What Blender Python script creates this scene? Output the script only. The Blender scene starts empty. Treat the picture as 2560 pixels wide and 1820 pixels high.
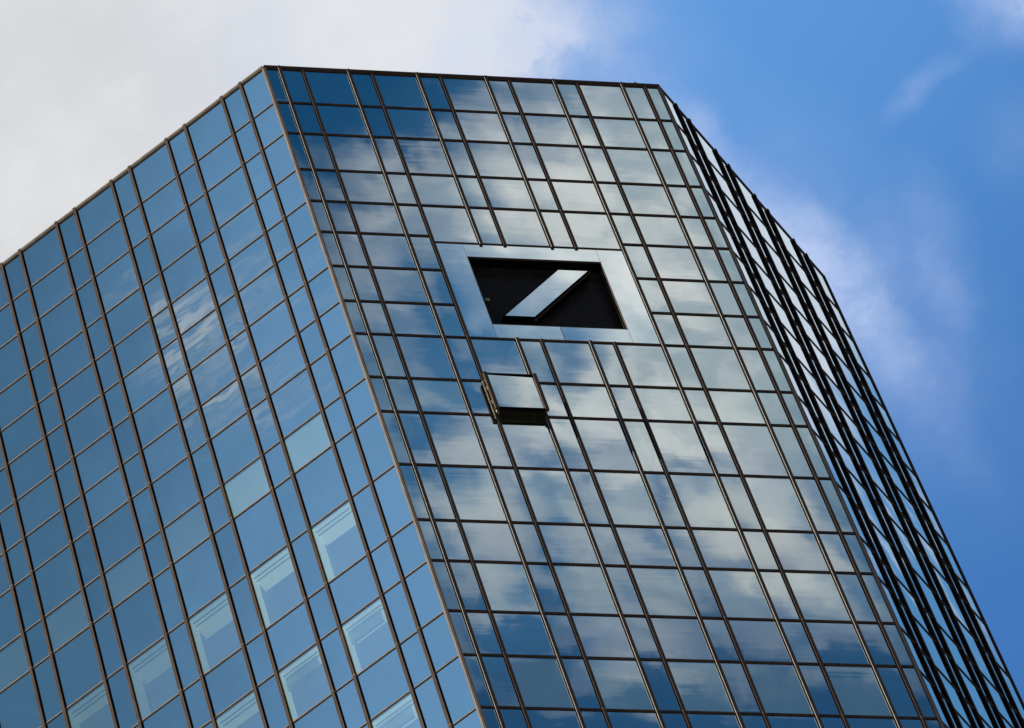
import bpy, math, random
from mathutils import Vector, Matrix
R = math.radians
scn = bpy.context.scene
COL = scn.collection
random.seed(7)

# ------------------------------------------------------------------ camera
CAM_Z = 1.6
PITCH, ROLL, FPX = 1.0124441, -0.3579562, 16579.73      # radians, radians, focal length in 1/2560 of the frame width
FWD = Vector((0, math.cos(PITCH), math.sin(PITCH)))
UP0 = Vector((0, -math.sin(PITCH), math.cos(PITCH)))
RT0 = Vector((1, 0, 0))
RT = RT0 * math.cos(ROLL) + UP0 * math.sin(ROLL)
UP = -RT0 * math.sin(ROLL) + UP0 * math.cos(ROLL)
cd = bpy.data.cameras.new("camera")
cam = bpy.data.objects.new("camera", cd)
COL.objects.link(cam)
cd.sensor_width = 36
cd.lens = FPX / 2560 * 36
cd.clip_start = 1
cd.clip_end = 20000
m3 = Matrix((RT, UP, -FWD)).transposed()
cam.matrix_world = Matrix.Translation((0, 0, CAM_Z)) @ m3.to_4x4()
scn.camera = cam

# ------------------------------------------------------------------ plan of the tower (metres)
PHI_C, PHI_L, PHI_R = R(26.2487), R(161.2133), R(71.1347)
def uv_dir(a): return Vector((math.cos(a), math.sin(a), 0))
UC, UL, UR = uv_dir(PHI_C), uv_dir(PHI_L), uv_dir(PHI_R)
NC, NL, NR = uv_dir(PHI_C - math.pi / 2), uv_dir(PHI_L + math.pi / 2), uv_dir(PHI_R - math.pi / 2)
TOP = 154.095 + CAM_Z
CA = Vector((-3.4137, 84.8645, TOP))
WIDTH_C = 10.836
CB = CA + UC * WIDTH_C
NARROW, WIDE = 0.6267, 1.2483

# ------------------------------------------------------------------ sun and exposure
SUN_AZ, SUN_EL = 209.1, 27.0          # degrees, azimuth counted from +X
sd = bpy.data.lights.new("sun", 'SUN')
sun = bpy.data.objects.new("sun", sd)
COL.objects.link(sun)
sd.energy = 5.0
sd.angle = R(0.5)
sd.color = (1.0, 0.93, 0.82)
tosun = Vector((math.cos(R(SUN_EL)) * math.cos(R(SUN_AZ)), math.cos(R(SUN_EL)) * math.sin(R(SUN_AZ)), math.sin(R(SUN_EL))))
sun.rotation_euler = tosun.to_track_quat('Z', 'Y').to_euler()
sun.location = (0, 0, 300)
scn.view_settings.view_transform = 'Standard'
scn.view_settings.look = 'None'
scn.view_settings.exposure = 0
scn.view_settings.gamma = 1
scn.render.resolution_x, scn.render.resolution_y = 1024, 728
try:
    scn.cycles.transparent_max_bounces = 16
except Exception:
    pass

# ------------------------------------------------------------------ node helper
class NT:
    def __init__(s, tree):
        s.t = tree; s.n = tree.nodes; s.l = tree.links
        s.n.clear()
    def new(s, typ, **kw):
        n = s.n.new(typ)
        for k, v in kw.items(): setattr(n, k, v)
        return n
    def link(s, a, b): s.l.new(a, b)
    def put(s, sock, v):
        if isinstance(v, bpy.types.NodeSocket): s.l.new(v, sock)
        elif v is not None: sock.default_value = v
    def math(s, op, a, b=None, c=None, clamp=False):
        n = s.new('ShaderNodeMath', operation=op, use_clamp=clamp)
        s.put(n.inputs[0], a); s.put(n.inputs[1], b)
        if c is not None: s.put(n.inputs[2], c)
        return n.outputs[0]
    def vmath(s, op, a, b=None, scale=None):
        n = s.new('ShaderNodeVectorMath', operation=op)
        s.put(n.inputs[0], a)
        if b is not None: s.put(n.inputs[1], b)
        if scale is not None: s.put(n.inputs['Scale'], scale)
        return n.outputs['Value'] if op in ('DOT_PRODUCT', 'LENGTH', 'DISTANCE') else n.outputs['Vector']
    def comb(s, x, y, z=0.0):
        n = s.new('ShaderNodeCombineXYZ')
        s.put(n.inputs[0], x); s.put(n.inputs[1], y); s.put(n.inputs[2], z)
        return n.outputs[0]
    def noise(s, vec, scale, detail=3, rough=.5, out='Fac', dist=0):
        n = s.new('ShaderNodeTexNoise')
        s.put(n.inputs['Vector'], vec); s.put(n.inputs['Scale'], scale)
        n.inputs['Detail'].default_value = detail; n.inputs['Roughness'].default_value = rough
        n.inputs['Distortion'].default_value = dist
        return n.outputs[out]
    def maprange(s, v, a, b, c=0.0, d=1.0, smooth=True):
        n = s.new('ShaderNodeMapRange')
        if smooth: n.interpolation_type = 'SMOOTHSTEP'
        for i, x in enumerate((v, a, b, c, d)): s.put(n.inputs[i], x)
        return n.outputs[0]
    def mix(s, fac, a, b, blend='MIX'):
        n = s.new('ShaderNodeMix', data_type='RGBA', blend_type=blend)
        s.put(n.inputs[0], fac)
        for sock, v in ((n.inputs[6], a), (n.inputs[7], b)):
            if isinstance(v, tuple) and len(v) == 3: v = v + (1,)
            s.put(sock, v)
        return n.outputs[2]

def srgb(*c):
    return tuple(((x / 255) / 12.92 if x / 255 <= .04045 else ((x / 255 + .055) / 1.055) ** 2.4) for x in c)

# ------------------------------------------------------------------ world: clear sky with cloud banks
SKY_STRENGTH = 0.1
world = bpy.data.worlds.new("World")
scn.world = world
world.use_nodes = True
w = NT(world.node_tree)
sky = w.new('ShaderNodeTexSky', sky_type='NISHITA')
sky.sun_disc = False
sky.sun_elevation = R(SUN_EL)
sky.sun_rotation = R(90 - SUN_AZ)
sky.altitude = 100
sky.air_density = 1.0
sky.dust_density = 0.6
sky.ozone_density = 2.0
tc = w.new('ShaderNodeTexCoord')
DIR = w.vmath('NORMALIZE', tc.outputs['Generated'])
K = 1.0 / SKY_STRENGTH
def cc(r, g, b, gain=1.0):
    return tuple(x * K * gain for x in srgb(r, g, b))

def bank(e1, e2, c, spread=(math.cos(R(11)), math.cos(R(7))), warp=0.12, wscale=2.2, aniso=(1, 1), rot=0.0):
    """local chart (x, y) of a stretch of sky round direction c, already warped; and its mask"""
    dz = w.math('MAXIMUM', w.vmath('DOT_PRODUCT', DIR, tuple(c)), 0.05)
    x = w.math('DIVIDE', w.vmath('DOT_PRODUCT', DIR, tuple(e1)), dz)
    y = w.math('DIVIDE', w.vmath('DOT_PRODUCT', DIR, tuple(e2)), dz)
    x = w.math('MULTIPLY_ADD', x, FPX / 1000, 1.28)
    y = w.math('MULTIPLY_ADD', y, -FPX / 1000, 0.91)
    p = w.comb(x, y, 0.0)
    mp = w.new('ShaderNodeMapping', vector_type='TEXTURE')
    w.put(mp.inputs[0], p); mp.inputs['Rotation'].default_value = (0, 0, rot); mp.inputs['Scale'].default_value = (aniso[0], aniso[1], 1)
    q = mp.outputs[0]
    nz = w.noise(q, wscale, 6, .62, 'Color')
    off = w.vmath('SCALE', w.vmath('SUBTRACT', nz, (.5, .5, .5)), scale=warp * 2)
    p2 = w.vmath('ADD', p, off)
    mask = w.maprange(w.vmath('DOT_PRODUCT', DIR, tuple(c)), spread[0], spread[1])
    return p, q, p2, mask

def blobs(p, items, base=0.0):
    """sum of soft elliptical cloud masses: x, y, half-width, half-height, turn (deg), weight, softness"""
    acc = base
    for (x, y, rx, ry, turn, wt, *soft) in items:
        mp = w.new('ShaderNodeMapping', vector_type='TEXTURE')
        w.put(mp.inputs[0], p)
        mp.inputs['Location'].default_value = (x, y, 0)
        mp.inputs['Rotation'].default_value = (0, 0, R(turn))
        mp.inputs['Scale'].default_value = (rx, ry, 1)
        flat = w.vmath('MULTIPLY', mp.outputs[0], (1, 1, 0))
        d = w.vmath('LENGTH', flat)
        inner = soft[0] if soft else 0.0
        v = w.maprange(d, 1.0, inner, 0.0, wt)
        acc = w.math('ADD', acc, v)
    return acc

def mirror(v, n): return v - n * (2 * v.dot(n))

base = w.mix(1.0, sky.outputs[0], (0.62, 0.86, 1.16), 'MULTIPLY')

# everywhere else in the sky: scattered cumulus, all dimmed to hold down the ambient light
g1 = w.noise(w.vmath('MULTIPLY', DIR, (1, 1, 1.6)), 2.3, 8, .58)
gen = w.maprange(g1, .56, .74)
horizon = w.maprange(w.vmath('DOT_PRODUCT', DIR, (0, 0, 1)), 0.0, 0.25, 0.0, 1.0)
gen = w.math('MULTIPLY', gen, horizon)
low = w.maprange(w.vmath('DOT_PRODUCT', DIR, (0, 0, 1)), 0.0, 0.85, 0.06, 0.42)
dim = w.vmath('SCALE', base, scale=low)
result = w.mix(w.math('MULTIPLY', gen, .6), dim, cc(128, 132, 140))

# --- the sky behind the tower
p, q, p2, mk = bank(RT, UP, FWD, warp=.12, wscale=2.2)
clear = w.mix(w.maprange(w.vmath('DOT_PRODUCT', p, (1, .75, 0)), 1.5, 3.9), cc(97, 155, 222), cc(66, 119, 187))
result = w.mix(mk, result, clear)
den = blobs(p2, [
    (0.15, 0.25, 1.42, 1.25, 0, 2.0, .3),
    (0.10, 0.25, 1.15, 1.10, 0, 2.2, .5),
    (0.95, 0.0, .62, .42, 0, 1.3, .1),
    (1.40, 0.10, .52, .34, 0, .30),
    (2.12, 0.74, .85, .40, 52, .26),
    (1.50, 0.14, .30, .20, 0, .30),
    (1.72, 0.36, .34, .11, 50, .42),
    (1.76, 0.34, .22, .10, 50, .30),
    (1.92, 0.56, .44, .17, 48, .55),
    (2.12, 0.80, .46, .15, 56, .42),
    (2.36, 0.62, .30, .12, 75, .22),
    (2.34, 1.02, .34, .12, 60, .18),
    (2.56, 0.00, .28, .16, 10, .75),
    (2.34, 0.19, .22, .05, -40, .20),
    (2.55, 0.36, .14, .18, 0, .08),
], 0.0)
fin = w.noise(w.vmath('ADD', p2, (0, 0, 4.4)), 5.5, 9, .64)
mid = w.noise(w.vmath('ADD', p2, (2.1, 7.3, 0)), 2.2, 5, .55)
den = w.math('MULTIPLY', den, w.maprange(fin, .28, .72, .52, 1.38, False))
den = w.math('MULTIPLY', den, w.maprange(mid, .34, .64, .62, 1.25))
den = w.math('MINIMUM', den, 1.0)
shade = w.noise(q, 1.7, 6, .55)
warmth = w.maprange(w.vmath('DOT_PRODUCT', p, (1, -.25, 0)), .15, 1.1)
ccol = w.mix(warmth, cc(214, 216, 219), cc(210, 219, 238))
ccol = w.mix(w.maprange(shade, .38, .62, 0, .8), ccol, cc(230, 231, 233))
ccol = w.mix(w.maprange(w.vmath('DOT_PRODUCT', p, (1, 0, 0)), 1.2, 1.75), ccol, cc(180, 200, 240))
result = w.mix(w.math('MULTIPLY', den, mk), result, ccol)

# --- the sky the broad front mirrors (it stands above the viewer's right shoulder)
p, q, p2, mk = bank(mirror(RT, NC), mirror(UP, NC), mirror(FWD, NC), warp=.12, wscale=2.0)
deep = w.mix(w.maprange(w.vmath('DOT_PRODUCT', p, (1, .8, 0)), 1.0, 1.9), cc(38, 102, 155), cc(86, 144, 196))
deep = w.mix(w.maprange(w.vmath('DOT_PRODUCT', p, (0, 1, 0)), 1.35, 1.8), deep, cc(54, 106, 156))
result = w.mix(mk, result, deep)
den = blobs(p2, [
    (1.72, 0.62, .62, .62, 0, 1.35, .30),
    (1.36, 0.50, .55, .26, 20, .60, .1),
    (1.05, 0.52, .32, .16, 15, .45),
    (0.95, 0.72, .30, .22, 10, .42),
    (1.50, 0.27, .36, .15, 5, .32),
    (1.22, 0.62, .22, .14, 0, .25),
    (1.54, 1.02, .42, .20, 5, .85, .2),
    (1.95, 1.05, .40, .35, 60, .75, .2),
    (1.30, 1.07, .22, .10, -10, .55),
    (1.20, 1.27, .24, .16, 40, .95, .2),
    (1.50, 1.30, .16, .15, 60, .75, .2),
    (1.78, 1.30, .34, .17, 20, .85, .2),
    (1.22, 1.48, .26, .11, 10, .70),
    (1.60, 1.47, .36, .10, 0, .45),
    (2.00, 1.42, .34, .14, 30, .85, .2),
    (1.62, 1.62, .30, .08, 10, .45),
    (2.05, 1.62, .26, .06, 0, .18),
    (1.90, 1.80, .40, .05, 0, .12),
    (1.70, 1.86, .95, .24, 0, -.75, .3),
    (1.30, 1.57, .30, .10, 0, -.35),
    (1.40, 1.72, .22, .07, 0, .30),
    # blue gaps
    (1.19, 0.92, .20, .12, 25, -.55),
    (1.42, 0.90, .17, .13, 30, -1.15),
    (1.07, 1.12, .16, .12, 0, -.6),
    (1.75, 1.15, .20, .06, 10, -.45),
    (1.38, 1.37, .08, .10, 60, -.5),
    (1.66, 1.24, .05, .12, -20, -.55),
    (0.86, 0.24, .44, .25, 8, -.8),
    (1.12, 0.76, .15, .20, 15, -.45),
], 0.0)
fin = w.noise(w.vmath('ADD', q, (3.3, 1.7, 0)), 3.6, 5, .5)
den = w.math('ADD', den, w.maprange(fin, .3, .7, -.26, .30, False))
den = w.maprange(den, -.22, 1.25, 0, 1, False)
den = w.math('MINIMUM', w.math('MAXIMUM', den, 0.0), 1.0)
tone = w.noise(w.vmath('ADD', q, (9.3, 4.7, 0)), 3.0, 5, .55)
c2 = w.mix(w.maprange(tone, .38, .62), cc(192, 208, 219, 1.2), cc(238, 238, 237, 1.42))
c2 = w.mix(w.maprange(w.vmath('DOT_PRODUCT', p, (0, 1, 0)), 1.0, 1.5), c2, cc(212, 217, 221, 1.2))
result = w.mix(w.math('MULTIPLY', den, mk), result, c2)

# --- the sky the left front mirrors (nearest the sun, almost clear, one patch of cirrus)
p, q, p2, mk = bank(mirror(RT, NL), mirror(UP, NL), mirror(FWD, NL), warp=.05, wscale=3.0, aniso=(1.0, .16), rot=R(-36))
lit = w.mix(w.maprange(w.vmath('DOT_PRODUCT', p, (1, -.12, 0)), -.1, .95), cc(92, 141, 184), cc(144, 200, 255))
result = w.mix(mk, result, lit)
den = blobs(p2, [
    (.52, .84, .30, .13, 125, .62),
    (.45, .78, .16, .07, -36, .5),
    (.62, .98, .24, .08, -36, .40),
    (.68, .74, .20, .10, -30, .30),
    (.62, .52, .18, .05, -20, .22),
    (.72, 1.02, .14, .03, -36, .35),
    (.56, 1.05, .20, .03, -33, .35),
], 0.0)
st = w.noise(q, 5.0, 5, .6)
den = w.math('MULTIPLY', den, w.maprange(st, .40, .66))
result = w.mix(w.math('MULTIPLY', w.math('MINIMUM', den, 1.0), mk), result, cc(240, 240, 240, 1.2))

# --- the sky the right front mirrors
p, q, p2, mk = bank(mirror(RT, NR), mirror(UP, NR), mirror(FWD, NR), warp=.10, wscale=2.6)
rb = w.mix(w.maprange(w.vmath('DOT_PRODUCT', p, (0, 1, 0)), .9, 1.7), cc(120, 178, 236), cc(98, 160, 218))
result = w.mix(mk, result, rb)
den = blobs(p2, [
    (1.85, .55, .62, .62, 0, 1.2, .4),
    (2.02, 1.05, .26, .16, 60, .6),
    (2.30, 1.35, .34, .06, 62, .5),
    (2.42, 1.50, .30, .05, 66, .35),
    (2.12, 1.30, .26, .05, 60, .45),
], 0.0)
fin = w.noise(q, 4.0, 6, .6)
den = w.math('MULTIPLY', den, w.maprange(fin, .25, .7, .7, 1.25, False))
den = w.math('MINIMUM', den, 1.0)
result = w.mix(w.math('MULTIPLY', den, mk), result, cc(222, 230, 246, 1.2))

bg = w.new('ShaderNodeBackground')
w.put(bg.inputs['Color'], result)
bg.inputs['Strength'].default_value = SKY_STRENGTH
wo = w.new('ShaderNodeOutputWorld')
w.link(bg.outputs[0], wo.inputs['Surface'])

# ------------------------------------------------------------------ materials
def new_mat(name):
    m = bpy.data.materials.new(name); m.use_nodes = True
    return m, NT(m.node_tree)

def plain(name, col, rough=.5, metal=0.0, spec=.5, var=.15, scale=3.0, bump=0.0, stretch=(1, 1, 1)):
    m, t = new_mat(name)
    b = t.new('ShaderNodeBsdfPrincipled')
    tcn = t.new('ShaderNodeTexCoord')
    nz = t.noise(t.vmath('MULTIPLY', tcn.outputs['Object'], stretch), scale, 5, .6)
    c0 = tuple(x * (1 - var) for x in col); c1 = tuple(min(1, x * (1 + var)) for x in col)
    t.put(b.inputs['Base Color'], t.mix(t.maprange(nz, .3, .7), c0, c1))
    t.put(b.inputs['Roughness'], t.maprange(nz, .3, .7, max(0, rough - .07), rough + .07))
    b.inputs['Metallic'].default_value = metal
    b.inputs['Specular IOR Level'].default_value = spec
    if bump:
        bn = t.new('ShaderNodeBump'); bn.inputs['Strength'].default_value = bump
        t.put(bn.inputs['Height'], nz); t.link(bn.outputs[0], b.inputs['Normal'])
    o = t.new('ShaderNodeOutputMaterial'); t.link(b.outputs[0], o.inputs[0])
    return m

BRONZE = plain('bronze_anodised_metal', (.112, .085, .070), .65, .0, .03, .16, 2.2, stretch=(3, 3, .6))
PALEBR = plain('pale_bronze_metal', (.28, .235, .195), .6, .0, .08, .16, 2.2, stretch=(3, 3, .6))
GASKET_SHADE = plain('black_gasket_and_shade', (.006, .006, .006), .7, 0, .2, .2, 8)
BLACK = plain('black_painted_metal', (.006, .0055, .005), .8, 0, .05, .3, 4)
GRILLE = plain('black_louvre_metal', (.07, .058, .05), .5, 0, .3, .3, 4)
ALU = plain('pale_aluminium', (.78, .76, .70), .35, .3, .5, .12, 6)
CREAM = plain('cream_window_reveal', (.50, .45, .33), .5, 0, .4, .2, 9)
WALLP = plain('white_office_plaster', (.78, .8, .78), .8, 0, .2, .06, 2)
CEIL = plain('pale_ceiling_panel', (.80, .84, .80), .8, 0, .2, .05, 2)
CEILD = plain('shaded_acoustic_ceiling', (.16, .18, .22), .8, 0, .2, .08, 3)
CARPET = plain('grey_office_carpet', (.22, .22, .22), .9, 0, .1, .2, 20)
ROOF = plain('roof_gravel', (.25, .24, .22), .9, 0, .2, .3, 12)
OLIVE = plain('dark_olive_metal', (.035, .030, .018), .5, 0, .2, .4, 9)
PAVE = plain('paving', (.22, .21, .2), .85, 0, .2, .25, .4)

def glow_mat(name, col, glow, k):  # no lamp: ceilings and walls glow themselves, room light put into emission
    m, t = new_mat(name)
    b = t.new('ShaderNodeBsdfPrincipled'); b.inputs['Base Color'].default_value = col + (1,); b.inputs['Roughness'].default_value = .8
    b.inputs['Emission Color'].default_value = glow + (1,); b.inputs['Emission Strength'].default_value = k
    o = t.new('ShaderNodeOutputMaterial'); t.link(b.outputs[0], o.inputs[0])
    return m
GLOW = glow_mat('glowing_ceiling', (.8, .8, .75), (1.0, .95, .58), .40)
GLOW_DEEP = glow_mat('glowing_room_depth', (.3, .3, .3), (.9, .8, .8), .09)
GLOW_B = glow_mat('half_glow_ceiling', (.75, .75, .7), (1.0, .96, .62), .27)
GLOW_C = glow_mat('low_glow_ceiling', (.7, .7, .68), (1.0, .98, .66), .17)
GLOW_DIM = glow_mat('dim_glow_ceiling', (.5, .5, .48), (1.0, 1.0, .7), .06)
GLOW_WEAK = glow_mat('faint_glow_ceiling', (.6, .6, .58), (1.0, 1.0, .62), .17)

def glass(name, tint, see_through=0.0, refl=0.47, extra_warp=1.0, back=(.006, .012, .016)):
    """coated curtain-wall glass: mirror coating, a slight bow and roller waves in every pane"""
    m, t = new_mat(name)
    geo = t.new('ShaderNodeNewGeometry')
    N = geo.outputs['Normal']
    uv = t.new('ShaderNodeUVMap', uv_map='facade').outputs[0]
    pv = t.new('ShaderNodeUVMap', uv_map='pane').outputs[0]
    at = t.new('ShaderNodeAttribute', attribute_type='GEOMETRY', attribute_name='seed').outputs['Fac']
    tn = t.new('ShaderNodeAttribute', attribute_type='GEOMETRY', attribute_name='tone').outputs['Fac']
    T = t.vmath('NORMALIZE', t.vmath('CROSS_PRODUCT', (0, 0, 1), N))
    wn = t.new('ShaderNodeTexWhiteNoise', noise_dimensions='1D'); t.put(wn.inputs['W'], at)
    rnd = t.vmath('SUBTRACT', wn.outputs['Color'], (.5, .5, .5))
    sz = t.new('ShaderNodeSeparateXYZ'); t.put(sz.inputs[0], uv)
    sp = t.new('ShaderNodeSeparateXYZ'); t.put(sp.inputs[0], pv)
    sr = t.new('ShaderNodeSeparateXYZ'); t.put(sr.inputs[0], rnd)
    seedz = t.math('MULTIPLY', at, 13.7)
    # roller wave: fine bands running along the pane
    rw = t.noise(t.comb(t.math('MULTIPLY', sz.outputs[0], .55), t.math('MULTIPLY', sz.outputs[1], 5.5), seedz), 1.0, 4, .62, 'Color')
    rw = t.vmath('SUBTRACT', rw, (.5, .5, .5))
    srw = t.new('ShaderNodeSeparateXYZ'); t.put(srw.inputs[0], rw)
    # slow bow
    lw = t.noise(t.comb(sz.outputs[0], t.math('MULTIPLY', sz.outputs[1], .7), seedz), .9, 2, .5, 'Color')
    slw = t.new('ShaderNodeSeparateXYZ'); t.put(slw.inputs[0], t.vmath('SUBTRACT', lw, (.5, .5, .5)))
    e = extra_warp
    bow = t.math('MULTIPLY_ADD', sr.outputs[2], .0024 * e, .0012 * e)
    a = t.math('MULTIPLY', sp.outputs[0], bow)
    a = t.math('MULTIPLY_ADD', sr.outputs[0], .0050 * e, a)
    a = t.math('MULTIPLY_ADD', srw.outputs[0], .0036 * e, a)
    a = t.math('MULTIPLY_ADD', slw.outputs[0], .0085 * e, a)
    b = t.math('MULTIPLY', sp.outputs[1], bow)
    b = t.math('MULTIPLY_ADD', sr.outputs[1], .0048 * e, b)
    b = t.math('MULTIPLY_ADD', srw.outputs[1], .0030 * e, b)
    b = t.math('MULTIPLY_ADD', slw.outputs[1], .0060 * e, b)
    n2 = t.vmath('ADD', N, t.vmath('SCALE', T, scale=a))
    n2 = t.vmath('ADD', n2, t.comb(0.0, 0.0, b))
    n2 = t.vmath('NORMALIZE', n2)
    gl = t.new('ShaderNodeBsdfGlossy'); gl.inputs['Roughness'].default_value = .012
    col = t.mix(tn, tint, tuple(x * k for x, k in zip(tint, (.62, .74, .78))))
    t.put(gl.inputs['Color'], col); t.put(gl.inputs['Normal'], n2)
    fr = t.new('ShaderNodeFresnel'); fr.inputs['IOR'].default_value = 1.5
    fac = t.math('MULTIPLY_ADD', fr.outputs[0], 1 - refl, refl, clamp=True)
    df = t.new('ShaderNodeBsdfDiffuse')
    dust = t.noise(t.comb(sz.outputs[0], t.math('MULTIPLY', sz.outputs[1], .35), seedz), 3.5, 5, .65)
    t.put(df.inputs['Color'], t.mix(t.maprange(dust, .45, .8), back, tuple(x * 2.2 + .008 for x in back)))
    under = df.outputs[0]
    if see_through:
        tr = t.new('ShaderNodeBsdfTransparent'); tr.inputs['Color'].default_value = (.62, .80, .78, 1)
        mx = t.new('ShaderNodeMixShader'); mx.inputs[0].default_value = see_through
        t.link(df.outputs[0], mx.inputs[1]); t.link(tr.outputs[0], mx.inputs[2])
        under = mx.outputs[0]
    ms = t.new('ShaderNodeMixShader')
    t.put(ms.inputs[0], fac); t.link(under, ms.inputs[1]); t.link(gl.outputs[0], ms.inputs[2])
    o = t.new('ShaderNodeOutputMaterial'); t.link(ms.outputs[0], o.inputs[0])
    return m

TINT = (.90, .95, .945)
GLASS = glass('mirror_glass', TINT)
GLASS_VIEW = glass('mirror_glass_with_room', TINT, see_through=.95)
GLASS_FLAT = glass('mirror_glass_sign', (.90, .97, .98), extra_warp=.5, refl=.55)

# ------------------------------------------------------------------ mesh helper
class MB:
    def __init__(s): s.v = []; s.f = []; s.mi = []; s.seed = []; s.tone = []; s.uv1 = []; s.uv2 = []; s.has = False
    def quad(s, pts, mi=0, uv1=None, uv2=None, seed=0.0, tone=0.0):
        b = len(s.v); s.v += [tuple(p) for p in pts]; s.f.append(tuple(range(b, b + len(pts)))); s.mi.append(mi)
        s.seed += [seed] * len(pts); s.tone += [tone] * len(pts)
        s.uv1 += uv1 or [(0, 0)] * len(pts); s.uv2 += uv2 or [(0, 0)] * len(pts)
        if uv1: s.has = True
    def build(s, name, mats, parent=None, kind=None, label=None):
        me = bpy.data.meshes.new(name)
        me.from_pydata(s.v, [], s.f)
        for m in (mats if isinstance(mats, (list, tuple)) else [mats]): me.materials.append(m)
        for p_, i in zip(me.polygons, s.mi): p_.material_index = i
        if s.has:
            for nm, data in (('facade', s.uv1), ('pane', s.uv2)):
                l = me.uv_layers.new(name=nm)
                flat = []
                for lp in me.loops: flat += list(data[lp.vertex_index])
                l.data.foreach_set('uv', flat)
            for nm, data in (('seed', s.seed), ('tone', s.tone)):
                a = me.attributes.new(nm, 'FLOAT', 'POINT'); a.data.foreach_set('value', data)
        me.update()
        o = bpy.data.objects.new(name, me); COL.objects.link(o)
        if parent is not None: o.parent = parent
        if kind: o['kind'] = kind
        if label: o['label'] = label
        return o

class Face:
    """one front of the tower: u along it, v down from the roof edge, d out of the glass"""
    def __init__(s, o, u, n, flip): s.o, s.u, s.n, s.flip = o, u, n, flip
    def P(s, u, v, d=0.0): return s.o + s.u * u + s.n * d - Vector((0, 0, v))
    def order(s, pts): return pts[::-1] if s.flip else pts
    def pane(s, mb, u0, u1, v0, v1, d=0.0, mi=0, seed=None, tone=0.0):
        c = [(u0, v1), (u1, v1), (u1, v0), (u0, v0)]
        l = [(-1, -1), (1, -1), (1, 1), (-1, 1)]
        pts = [s.P(u, v, d) for u, v in c]
        if s.flip: pts, c, l = pts[::-1], c[::-1], l[::-1]
        mb.quad(pts, mi, [(a, -b) for a, b in c], l, random.random() * 100 if seed is None else seed, tone)
    def box(s, mb, u0, u1, v0, v1, d0, d1, mi=0):
        P = s.P
        a, b, c, e = P(u0, v0, d0), P(u1, v0, d0), P(u1, v1, d0), P(u0, v1, d0)
        A, B, C_, E_ = P(u0, v0, d1), P(u1, v0, d1), P(u1, v1, d1), P(u0, v1, d1)
        for q_ in ([E_, C_, B, A], [a, b, c, e], [A, B, b, a], [e, c, C_, E_], [a, e, E_, A], [B, C_, c, b]):
            mb.quad(s.order(q_), mi)
    def prism(s, mb, prof, v0, v1, mi=0):
        """vertical extrusion of a profile of (u, d) points"""
        n = len(prof)
        for i in range(n):
            (ua, da), (ub, db) = prof[i], prof[(i + 1) % n]
            mb.quad([s.P(ua, v1, da), s.P(ub, v1, db), s.P(ub, v0, db), s.P(ua, v0, da)], mi)
        mb.quad([s.P(u, v0, d) for u, d in prof], mi)
        mb.quad([s.P(u, v1, d) for u, d in prof][::-1], mi)
    def hbar(s, mb, prof, u0, u1, mi=0):
        """horizontal extrusion of a profile of (v, d) points"""
        n = len(prof)
        for i in range(n):
            (va, da), (vb, db) = prof[i], prof[(i + 1) % n]
            mb.quad([s.P(u0, va, da), s.P(u1, va, da), s.P(u1, vb, db), s.P(u0, vb, db)], mi)
        mb.quad([s.P(u0, v, d) for v, d in prof], mi)
        mb.quad([s.P(u1, v, d) for v, d in prof][::-1], mi)

FC = Face(CA, UC, NC, False)
FL = Face(CA, UL, NL, True)
FR = Face(CB, UR, NR, False)

ROWS = [0, 1.990, 3.711, 5.703, 7.412, 9.065, 10.855, 12.642, 14.300, 16.449, 18.118, 20.631, 23.192, 25.032, 27.254, 29.150, 31.363]
while len(ROWS) < 25: ROWS.append(ROWS[-1] + (1.85 if len(ROWS) % 2 else 2.21))
def build_cols(edge, n, last=None):
    c = [0, edge, edge + NARROW]
    for i in range(n): c += [c[-1] + WIDE, c[-1] + WIDE + NARROW]
    if last: c.append(c[-1] + last)
    return c
COLS_C = build_cols(.4173, 5, .4173)
COLS_L = build_cols(.7676, 11)
COLS_R = build_cols(.7661, 3, .9071)
COLS_L.append(COLS_L[-1] + .7676)
SIGN_TOP = 9.39

def tag(o, label=None, cat=None, group=None, kind=None):
    if label: o['label'] = label
    if cat: o['category'] = cat
    if group: o['group'] = group
    if kind: o['kind'] = kind
    return o

# ------------------------------------------------------------------ ground
gm = MB(); S = 6000
gm.quad([(-S, -S, 0), (S, -S, 0), (S, S, 0), (-S, S, 0)])
tag(gm.build('ground', PAVE), kind='structure')

# ------------------------------------------------------------------ the tower
tower = bpy.data.objects.new('office_tower', None); COL.objects.link(tower)
tag(tower, 'mirror glass office tower with chamfered corners and bronze grid of mullions', 'building')

# core, roof and the fronts nobody sees from here
def ring():
    a = CA; b = CB; c = b + UR * COLS_R[-1]; lft = a + UL * COLS_L[-1]
    back = UC.cross(Vector((0, 0, 1))) * -1
    c2 = c + back * 14; l2 = lft + back * 14
    return [lft, a, b, c, c2, l2]
rg = ring()
rm = MB(); rm.quad([p_ - Vector((0, 0, .12)) for p_ in rg]); rm.build('roof', ROOF, tower)
bw = MB()
for i in (3, 4, 5):
    a, b = rg[i], rg[(i + 1) % 6]
    nseg = max(1, int((b - a).length / 1.9)); nz_ = 60
    for k in range(nz_):
        z0, z1 = TOP * k / nz_, TOP * (k + 1) / nz_
        for j in range(nseg):
            p0 = a.lerp(b, j / nseg); p1 = a.lerp(b, (j + 1) / nseg)
            bw.quad([(p0.x, p0.y, z0), (p1.x, p1.y, z0), (p1.x, p1.y, z1), (p0.x, p0.y, z1)], 0, [(j * 1.9, z0), (j * 1.9 + 1.9, z0), (j * 1.9 + 1.9, z1), (j * 1.9, z1)],
                    [(-1, -1), (1, -1), (1, 1), (-1, 1)], random.random() * 100)
bw.build('rear_wall', GLASS, tower)
lw_ = MB(); zb = TOP - ROWS[-1]
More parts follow.
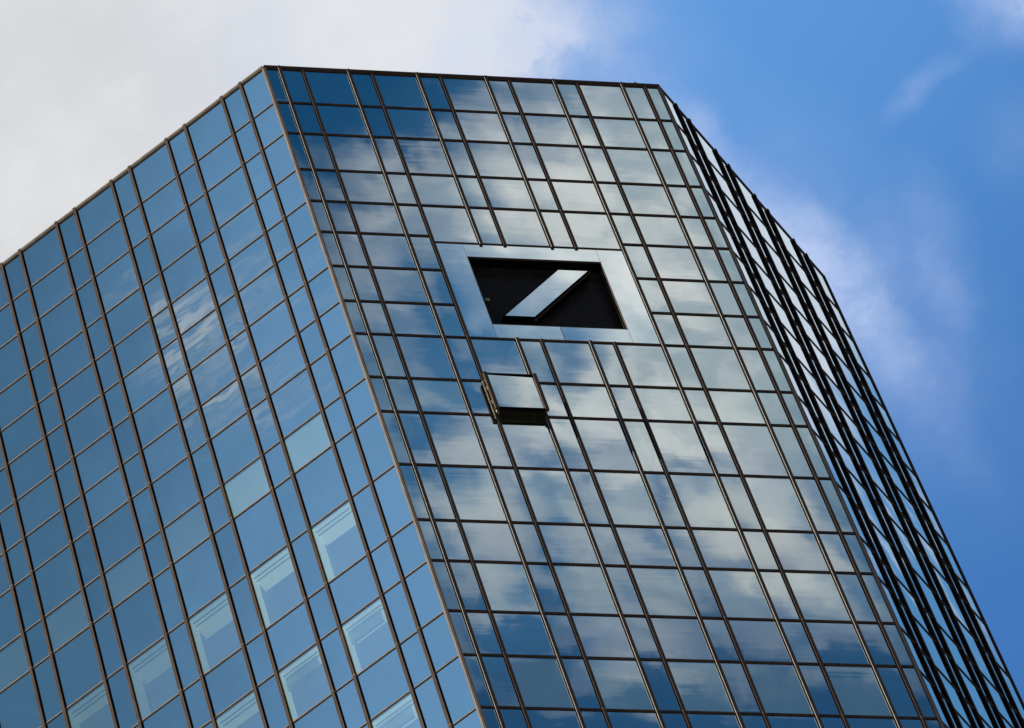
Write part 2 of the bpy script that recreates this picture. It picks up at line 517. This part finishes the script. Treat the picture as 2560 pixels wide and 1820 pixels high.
for i in (0, 1, 2):
    a, b = rg[i], rg[i + 1]
    nseg = max(1, int((b - a).length / 1.9)); nz_ = 40
    for k in range(nz_):
        z0, z1 = zb * k / nz_, zb * (k + 1) / nz_
        for j in range(nseg):
            p0 = a.lerp(b, j / nseg); p1 = a.lerp(b, (j + 1) / nseg)
            lw_.quad([(p0.x, p0.y, z0), (p1.x, p1.y, z0), (p1.x, p1.y, z1), (p0.x, p0.y, z1)], 0, [(j * 1.9, z0), (j * 1.9 + 1.9, z0), (j * 1.9 + 1.9, z1), (j * 1.9, z1)],
                     [(-1, -1), (1, -1), (1, 1), (-1, 1)], random.random() * 100)
lw_.build('lower_wall', GLASS, tower)

# --- panes
def project(P):
    d = P - Vector((0, 0, CAM_Z)); z = d.dot(FWD)
    return (.5 + FPX / 2560 * d.dot(RT) / z, .5 - FPX / 1820 * d.dot(UP) / z)
WINROWS = (9, 11, 13, 15, 17, 19)
cells = []
for key, F, cols in (('C', FC, COLS_C), ('L', FL, COLS_L), ('R', FR, COLS_R)):
    for r in range(len(ROWS) - 1):
        for c in range(len(cols) - 1):
            v0, v1 = ROWS[r], ROWS[r + 1]
            if key == 'C' and 4 <= c <= 8:
                if r in (5, 6, 7): continue
                if r == 4: v1 = SIGN_TOP
                if r == 9 and c == 4: continue
            wide = (cols[c + 1] - cols[c]) > 1.1
            edge = c == 0 or c == len(cols) - 2
            pts = [project(F.P(u, v)) for u, v in ((cols[c], v0), (cols[c + 1], v0), (cols[c + 1], v1), (cols[c], v1))]
            cl = [(min(1, max(0, x)), min(1, max(0, y))) for x, y in pts]
            area = abs(sum(cl[i][0] * cl[(i + 1) % 4][1] - cl[(i + 1) % 4][0] * cl[i][1] for i in range(4))) / 2
            kind = 'window_pane' if (wide and r in WINROWS) else 'spandrel_pane'
            cells.append(dict(key=key, F=F, r=r, c=c, u0=cols[c], u1=cols[c + 1], v0=v0, v1=v1, wide=wide, edge=edge, area=area, kind=kind))
for kind in ('window_pane', 'spandrel_pane'):
    L_ = sorted([x for x in cells if x['kind'] == kind], key=lambda x: -x['area'])
    rest = MB()
    for i, x in enumerate(L_):
        room = x['kind'] == 'window_pane' and x['area'] > 0 and x['key'] != 'R'
        x['room'] = room
        tone = random.uniform(0, .22) if x['wide'] else random.uniform(.08, .46)
        if x['edge'] and x['key'] == 'C': tone = .75
        if x['key'] == 'L' : tone += .0
        own = i < 100 and x['area'] > 0
        mb = MB() if own else rest
        x['F'].pane(mb, x['u0'] + .02, x['u1'] - .02, x['v0'] + .012, x['v1'] - .012, 0, 1 if room else 0, None, tone)
        if own: mb.build(kind, [GLASS, GLASS_VIEW], tower)
    if rest.v: rest.build(kind, [GLASS, GLASS_VIEW], tower, kind='stuff')

# --- rooms behind the windows
for x in [c_ for c_ in cells if c_.get('room')]:
    F, u0, u1, v0, v1 = x['F'], x['u0'], x['u1'], x['v0'], x['v1']
    mb = MB()
    D = 3.2
    so = random.uniform(.50, .78); wl = random.uniform(.35, .6)
    top = v0 + .04; bot = v1 + .3
    P = F.P
    mb.quad([P(u0 + .03, top, -.05), P(u1 - .03, top, -.05), P(u1 - .03, top, -so), P(u0 + .03, top, -so)], 0)      # soffit by the glass
    mb.quad([P(u0 + .03, top - .0, -so), P(u1 - .03, top - .0, -so), P(u1 - .03, top - .25, -so), P(u0 + .03, top - .25, -so)], 1)
    mb.quad([P(u0 + .03, top - .25, -so), P(u1 - .03, top - .25, -so), P(u1 - .03, top - .25, -D), P(u0 + .03, top - .25, -D)], 1)
    mb.quad([P(u0 + .03, bot, -.05), P(u1 - .03, bot, -.05), P(u1 - .03, bot, -D), P(u0 + .03, bot, -D)], 2)
    mb.quad([P(u0 + .03, top - .25, -D), P(u1 - .03, top - .25, -D), P(u1 - .03, bot, -D), P(u0 + .03, bot, -D)], 3)
    for u in (u0 + .03, u1 - .03):
        mb.quad([P(u, top - .25, -.05), P(u, top - .25, -wl), P(u, bot, -wl), P(u, bot, -.05)], 0)
        mb.quad([P(u, top - .25, -wl), P(u, top - .25, -D), P(u, bot, -D), P(u, bot, -wl)], 1)
    mb.quad([P(u0 + .03, v1 - .05, -.05), P(u1 - .03, v1 - .05, -.05), P(u1 - .03, bot, -.05), P(u0 + .03, bot, -.05)], 3)
    mb.quad([P(u0 + .03, top - .25, -.05), P(u1 - .03, top - .25, -.05), P(u1 - .03, top, -.05), P(u0 + .03, top, -.05)], 3)
    mats = [GLOW_DIM, GLOW_DIM] if x['key'] == 'C' else ([GLOW_WEAK if x['c'] < 6 else GLOW_DIM, GLOW_WEAK if x['c'] < 6 else GLOW_DIM] if x['r'] == 9 else [GLOW if x['c'] < 5 else (GLOW_B if x['c'] < 8 else GLOW_C), GLOW_DEEP if x['c'] < 9 else GLOW_DIM])  # glow set by hand to fade with depth and distance from the corner
    room = mb.build('room_interior', mats + [CARPET, BLACK], tower)
    if x['r'] == 9 or (x['key'] == 'C' and (x['c'] * 7 + x['r']) % 5): continue
    rl = MB()
    for dd in (-.16, -.27):
        F.box(rl, u0 + .16, u1 - .05, top + .012, top + .03, dd, dd - .02)
    rl.build('curtain_rail', GRILLE, room)
    if x['key'] == 'L' and x['r'] in (13, 15) and x['c'] in (2, 4):
        bl = MB()
        for k in range(10):
            vv = top + .06 + k * .052
            F.box(bl, u0 + .22, u1 - .06, vv, vv + .006, -.20, -.222)
        F.box(bl, u0 + .22, u1 - .06, top + .56, top + .59, -.19, -.25, 1)
        bl.build('venetian_blind', [WALLP, ALU], room)

# --- mullions
def mullion(F, u, v0, v1, depth=.105, width=.088, glint_strip=False):
    mb = MB()
    h = width / 2
    F.box(mb, u - h * .62, u + h * .62, v0, v1, -.04, depth - .020, 1)  # black web: gasket, with the shade of the mullion sides put into its colour
    if glint_strip: F.box(mb, u - h - .004, u - h + .001, v0 + .02, v1, depth - .019, depth - .003, 2)  # pale strip added to paint the sun glint on the left edge
    g = .004
    prof = [(u - h, depth - .022), (u + h, depth - .022), (u + h, depth - .004), (u + h - .004, depth), (u + g * 2.2, depth), (u + g * 1.4, depth - .006),
            (u - g * 1.4, depth - .006), (u - g * 2.2, depth), (u - h + .004, depth), (u - h, depth - .004)]
    if F.flip: prof = prof[::-1]
    F.prism(mb, prof, v0, v1, 0)
    for r_ in ROWS[2::2]:
        if v0 + .2 < r_ < v1 - .2: F.box(mb, u - h - .002, u + h + .002, r_ - .012, r_ + .012, depth - .03, depth + .0025, 3)
    return mb.build('mullion', [BRONZE, GASKET_SHADE, ALU, PALEBR], tower)
VB = ROWS[-1]
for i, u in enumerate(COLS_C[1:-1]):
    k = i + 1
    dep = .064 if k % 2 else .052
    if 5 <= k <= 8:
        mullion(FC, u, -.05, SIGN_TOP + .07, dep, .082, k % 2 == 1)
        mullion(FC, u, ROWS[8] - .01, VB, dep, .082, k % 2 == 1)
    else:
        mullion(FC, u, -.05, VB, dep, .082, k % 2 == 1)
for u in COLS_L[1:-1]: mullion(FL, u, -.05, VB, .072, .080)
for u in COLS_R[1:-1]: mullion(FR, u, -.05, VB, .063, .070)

# corner posts
def corner_post(Fa, Fb, ua, ub):
    """slim angle wrapping the meeting of two fronts"""
    mb = MB()
    s1 = -1 if ua > 0 else 1
    Fa.box(mb, ua, ua + s1 * .05, -.02, VB, -.03, .035)
    Fb.box(mb, ub, ub + (.05 if ub == 0 else -.05), -.02, VB, -.03, .036)
    mb.build('corner_post', [PALEBR], tower)
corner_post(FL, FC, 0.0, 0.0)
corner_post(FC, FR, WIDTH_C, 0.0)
mb = MB(); FR.box(mb, COLS_R[-1] - .05, COLS_R[-1] + .01, -.02, VB, -.05, .035); mb.build('corner_post', [BRONZE], tower)
mb = MB(); FL.box(mb, COLS_L[-1] - .05, COLS_L[-1] + .01, -.02, VB, -.05, .035); mb.build('corner_post', [BRONZE], tower)

# --- transoms
def transom(F, v, u0, u1, h=.058, d=.032, name='transom'):
    mb = MB()
    prof = [(v - h / 2, -.03), (v - h / 2, d - .006), (v - h / 2 + .006, d), (v + h / 2 - .006, d), (v + h / 2, d - .006), (v + h / 2, -.03)]
    if F.flip: prof = prof[::-1]
    F.hbar(mb, prof, u0, u1, 0)
    return mb.build(name, [PALEBR if F is FL else BRONZE], tower)  # darker bronze on the other fronts puts their shade into the colour
for r in range(1, len(ROWS)):
    if r in (5, 6, 7):
        transom(FC, ROWS[r], .05, COLS_C[4]); transom(FC, ROWS[r], COLS_C[9], WIDTH_C - .05)
    else:
        transom(FC, ROWS[r], .05, WIDTH_C - .05)
    transom(FL, ROWS[r], .05, COLS_L[-1], .042, .028)
    transom(FR, ROWS[r], .05, COLS_R[-1], .048, .024)
transom(FC, SIGN_TOP, COLS_C[4], COLS_C[9])
# coping along the roof edge
for F, u0, u1 in ((FC, 0.0, WIDTH_C), (FL, 0.0, COLS_L[-1]), (FR, 0.0, COLS_R[-1])):
    mb = MB()
    F.box(mb, u0 + .001, u1, -.035, .034, -.30, .030 if F is FR else .060)
    F.box(mb, u0 + .001, u1, .034, .066, -.05, .024 if F is FR else .042)
    mb.build('coping', [PALEBR if F is FL else BRONZE], tower)  # sunlit front paler, shaded fronts darker: light painted by material
mb = MB(); FC.box(mb, 10.12, 10.22, -.062, -.034, -.12, .074); mb.build('coping_clip', [ALU], tower)

# --- the window pushed out on its stays
ow = bpy.data.objects.new('open_window', None); COL.objects.link(ow); ow.parent = tower
ow['label'] = 'window pushed out flat from the front on its stays'
U0, U1, V0, V1 = COLS_C[4], COLS_C[5], ROWS[9], ROWS[10]
D0, D1 = .13, .215
for u in (U0, U1):
    h = .044
    mb = MB(); FC.box(mb, u - h, u + h, V0 - .05, V1 + .02, D1 - .055, D1 + .03); mb.build('sash_stile', [BRONZE], ow)
for va, vb in ((V0 - .028, V0 + .028), (V1 - .05, V1 + .01)):
    mb = MB(); FC.box(mb, U0 + .044, U1 - .044, va, vb, D1 - .045, D1 + .008); mb.build('sash_rail', [BLACK], ow)
mb = MB()       # the sash stands a touch out of true
mb.quad([FC.P(U0 + .04, V1 - .03, D1 - .001), FC.P(U1 - .04, V1 - .03, D1 - .019), FC.P(U1 - .04, V0 + .02, D1 - .023), FC.P(U0 + .04, V0 + .02, D1 - .005)], 0,
        [(U0, -V1), (U1, -V1), (U1, -V0), (U0, -V0)], [(-1, -1), (1, -1), (1, 1), (-1, 1)], 41.3, .15)
FC.box(mb, U0 + .05, U1 - .05, V0 + .03, V1 - .04, D1 - .04, D1 - .025, 1)
mb.build('window_glass', [GLASS, CREAM], ow)
mb = MB()       # inner casing behind the sash: cream reveals on the sides, dark sill
FC.box(mb, U0 - .0, U0 + .02, V0 + .06, V1, .02, D1 - .06, 0)
FC.box(mb, U0 + .03, U1 - .03, V1 - .08, V1 - .05, .06, D1 - .05, 0)
FC.box(mb, U0 + .05, U1 - .05, V1 - .02, V1 - .0, .05, D1 - .06, 1)
mb.build('reveal', [CREAM, OLIVE], ow)
mb = MB()
FC.box(mb, U0 - .10, U0 - .085, V0 + .18, V1 + .32, .02, .05, 1)
FC.box(mb, U0 - .075, U0 - .045, V0 + .10, V1 + .26, .02, .06, 0)
FC.box(mb, U0 - .03, U0 - .015, V0 + .10, V1 + .2, .03, .07, 1)
mb.build('side_track', [CREAM, BLACK], ow)
for uu in (U0 - .012, U1 + .0):
    for va, vb in ((V0 + .45, V0 + .72), (V1 - .55, V1 - .28)):
        mb = MB()
        FC.box(mb, uu - .012, uu + .006, va, va + .02, .0, D1 - .05)
        a, b = FC.P(uu, va, .05), FC.P(uu, vb, D1 - .06)
        t_ = Vector((0, 0, .012)); s_ = UC * .01
        mb.quad([a - t_ - s_, b - t_ - s_, b + t_ - s_, a + t_ - s_]); mb.quad([a - t_ + s_, a + t_ + s_, b + t_ + s_, b - t_ + s_])
        mb.quad([a - t_ - s_, a - t_ + s_, b - t_ + s_, b - t_ - s_]); mb.quad([a + t_ - s_, b + t_ - s_, b + t_ + s_, a + t_ + s_])
        mb.build('scissor_stay', [ALU], ow)
mb = MB()       # dark casing hung under the sash
FC.box(mb, U0 + .03, U1 - .03, V1 + .028, V1 + .09, .02, .15, 0)
FC.box(mb, U0 + .05, U1 - .05, V1 + .09, V1 + .36, .012, .05, 0)
FC.box(mb, U0 - .03, U0 + .0, V1 + .25, V1 + .40, .0, .06, 0)
FC.box(mb, U1 - .08, U1 - .03, V1 + .30, V1 + .42, .0, .06, 0)
mb.build('sill_casing', [OLIVE], ow)
mb = MB()       # dark hole behind
FC.box(mb, U0 + .04, U1 - .04, V0 + .03, V1 - .03, -.5, -.02, 0)
mb.build('opening', [BLACK], ow)

# ------------------------------------------------------------------ the sign: a square ring with a slanting bar, cut into a flush glass panel
sign = bpy.data.objects.new('logo_sign', None); COL.objects.link(sign); sign.location = (0, 0, 0)
tag(sign, 'black square emblem with slanting mirrored bar, set in flush glass near the roof', 'sign')
SL, SR, ST, SB = COLS_C[4] + .03, COLS_C[9] - .03, SIGN_TOP + .02, ROWS[8] - .02
QL, QR, QT, QB = 3.678, 7.163, 10.094, 13.563
g = .008
d = .012
for (a, b, c, e, sd_) in ((SL, QL - g, ST, SB, 3.1), (QR + g, SR, ST, SB, 17.2), (QL, QR, ST, QT - .012, 29.4), (QL, 5.405, QB + .012, SB, 5.5), (5.419, QR, QB + .012, SB, 61.5)):
    mb = MB(); FC.pane(mb, a, b, c, e, d, 0, sd_); mb.build('glass_panel', [GLASS_FLAT], sign)
mb = MB()       # backing seen in the joints
FC.box(mb, SL - .03, QL + .002, ST - .02, SB + .02, -.04, .004)
FC.box(mb, QR - .002, SR + .03, ST - .02, SB + .02, -.04, .004)
FC.box(mb, QL, QR, ST - .02, QT - .002, -.04, .004)
FC.box(mb, QL, QR, QB + .002, SB + .02, -.04, .004)
mb.build('backing_panel', [GASKET_SHADE], sign)
RD = .30
mb = MB()
FC.box(mb, QL - .03, QL, QT - .03, QB + .03, -RD, .006)
FC.box(mb, QR, QR + .03, QT - .03, QB + .03, -RD, .006)
FC.box(mb, QL, QR, QT - .03, QT, -RD, .006)
FC.box(mb, QL, QR, QB, QB + .03, -RD, .006)
FC.box(mb, QL - .03, QR + .03, QT - .03, QB + .03, -RD - .05, -RD - .02)
mb.build('recess_box', [BLACK], sign)
mb = MB()
n = 86
for k in range(n):
    uu = QL + .01 + (QR - QL - .02) * k / (n - 1)
    FC.box(mb, uu - .009, uu + .009, QT + .002, QB - .002, -RD - .012, -RD + .018)
mb.build('louvre_grille', [GRILLE], sign)
mb = MB()
for (a, b, c, e) in ((QL, QL + .012, QT, QB), (QR - .012, QR, QT, QB), (QL + .012, QR - .012, QT, QT + .012), (QL + .012, QR - .012, QB - .012, QB)):
    FC.box(mb, a, b, c, e, -.03, .022)
for u_ in (QR - .04,): FC.box(mb, u_, u_ + .012, QT + .3, QB - .02, -.12, -.06)
mb.build('edge_trim', [BRONZE], sign)
# slanting bar: a solid parallelogram slab, mirrored on its front
BAR = [(5.955, 10.60), (6.715, 10.60), (4.857, 13.10), (4.100, 13.10)]
def inset(pts, t):
    cx = sum(p_[0] for p_ in pts) / 4; cy = sum(p_[1] for p_ in pts) / 4
    out = []
    n_ = len(pts)
    for i in range(n_):
        p0, p1, p2_ = Vector(pts[i - 1]), Vector(pts[i]), Vector(pts[(i + 1) % n_])
        e1 = (p1 - p0).normalized(); e2 = (p2_ - p1).normalized()
        n1 = Vector((-e1.y, e1.x)); n2 = Vector((-e2.y, e2.x))
        b_ = (n1 + n2); k_ = t / (1 + n1.dot(n2))
        out.append(tuple(p1 + b_ * k_))
    return out
def slab(mb, pts, d0, d1, mi=0, cap=True):
    F_ = [FC.P(u, v, d1) for u, v in pts]; B_ = [FC.P(u, v, d0) for u, v in pts]
    if cap: mb.quad(F_[::-1], mi)
    mb.quad(B_, mi)
    for i in range(len(pts)):
        j = (i + 1) % len(pts)
        mb.quad([F_[i], F_[j], B_[j], B_[i]], mi)
outer = inset(BAR, -.045)
mb = MB(); slab(mb, outer, -RD + .02, .004); mb.build('slanting_bar', [BLACK], sign)
bar = [o for o in sign.children if o.name.startswith('slanting_bar')] if sign.children else []
bar = bar[0] if bar else sign
mb = MB()
us = [p_[0] for p_ in BAR]; vs = [p_[1] for p_ in BAR]
pts = [FC.P(u, v, .012) for u, v in BAR]
mb.quad(pts[::-1], 0, [(u, -v) for u, v in BAR][::-1], [((u - 5.4) / 1.3, -(v - 11.85) / 1.25) for u, v in BAR][::-1], 77.7)
mb.build('mirror_face', [GLASS_FLAT], bar)
mb = MB()       # bronze lip along the lower right edge
lip = [(6.715 + .095, 10.60 - .08), (6.715 + .115, 10.60 - .055), (4.857 + .02, 13.10 + .115), (4.857 - .02, 13.10 + .09)]
slab(mb, lip, -.06, -.02)
mb.build('bar_lip', [BRONZE], bar)
mb = MB(); FC.box(mb, 3.86, 3.93, 11.83, 11.88, -.26, -.22); FC.box(mb, 3.90, 3.95, 11.86, 11.93, -.24, -.20)
mb.build('bracket', [ALU], sign)
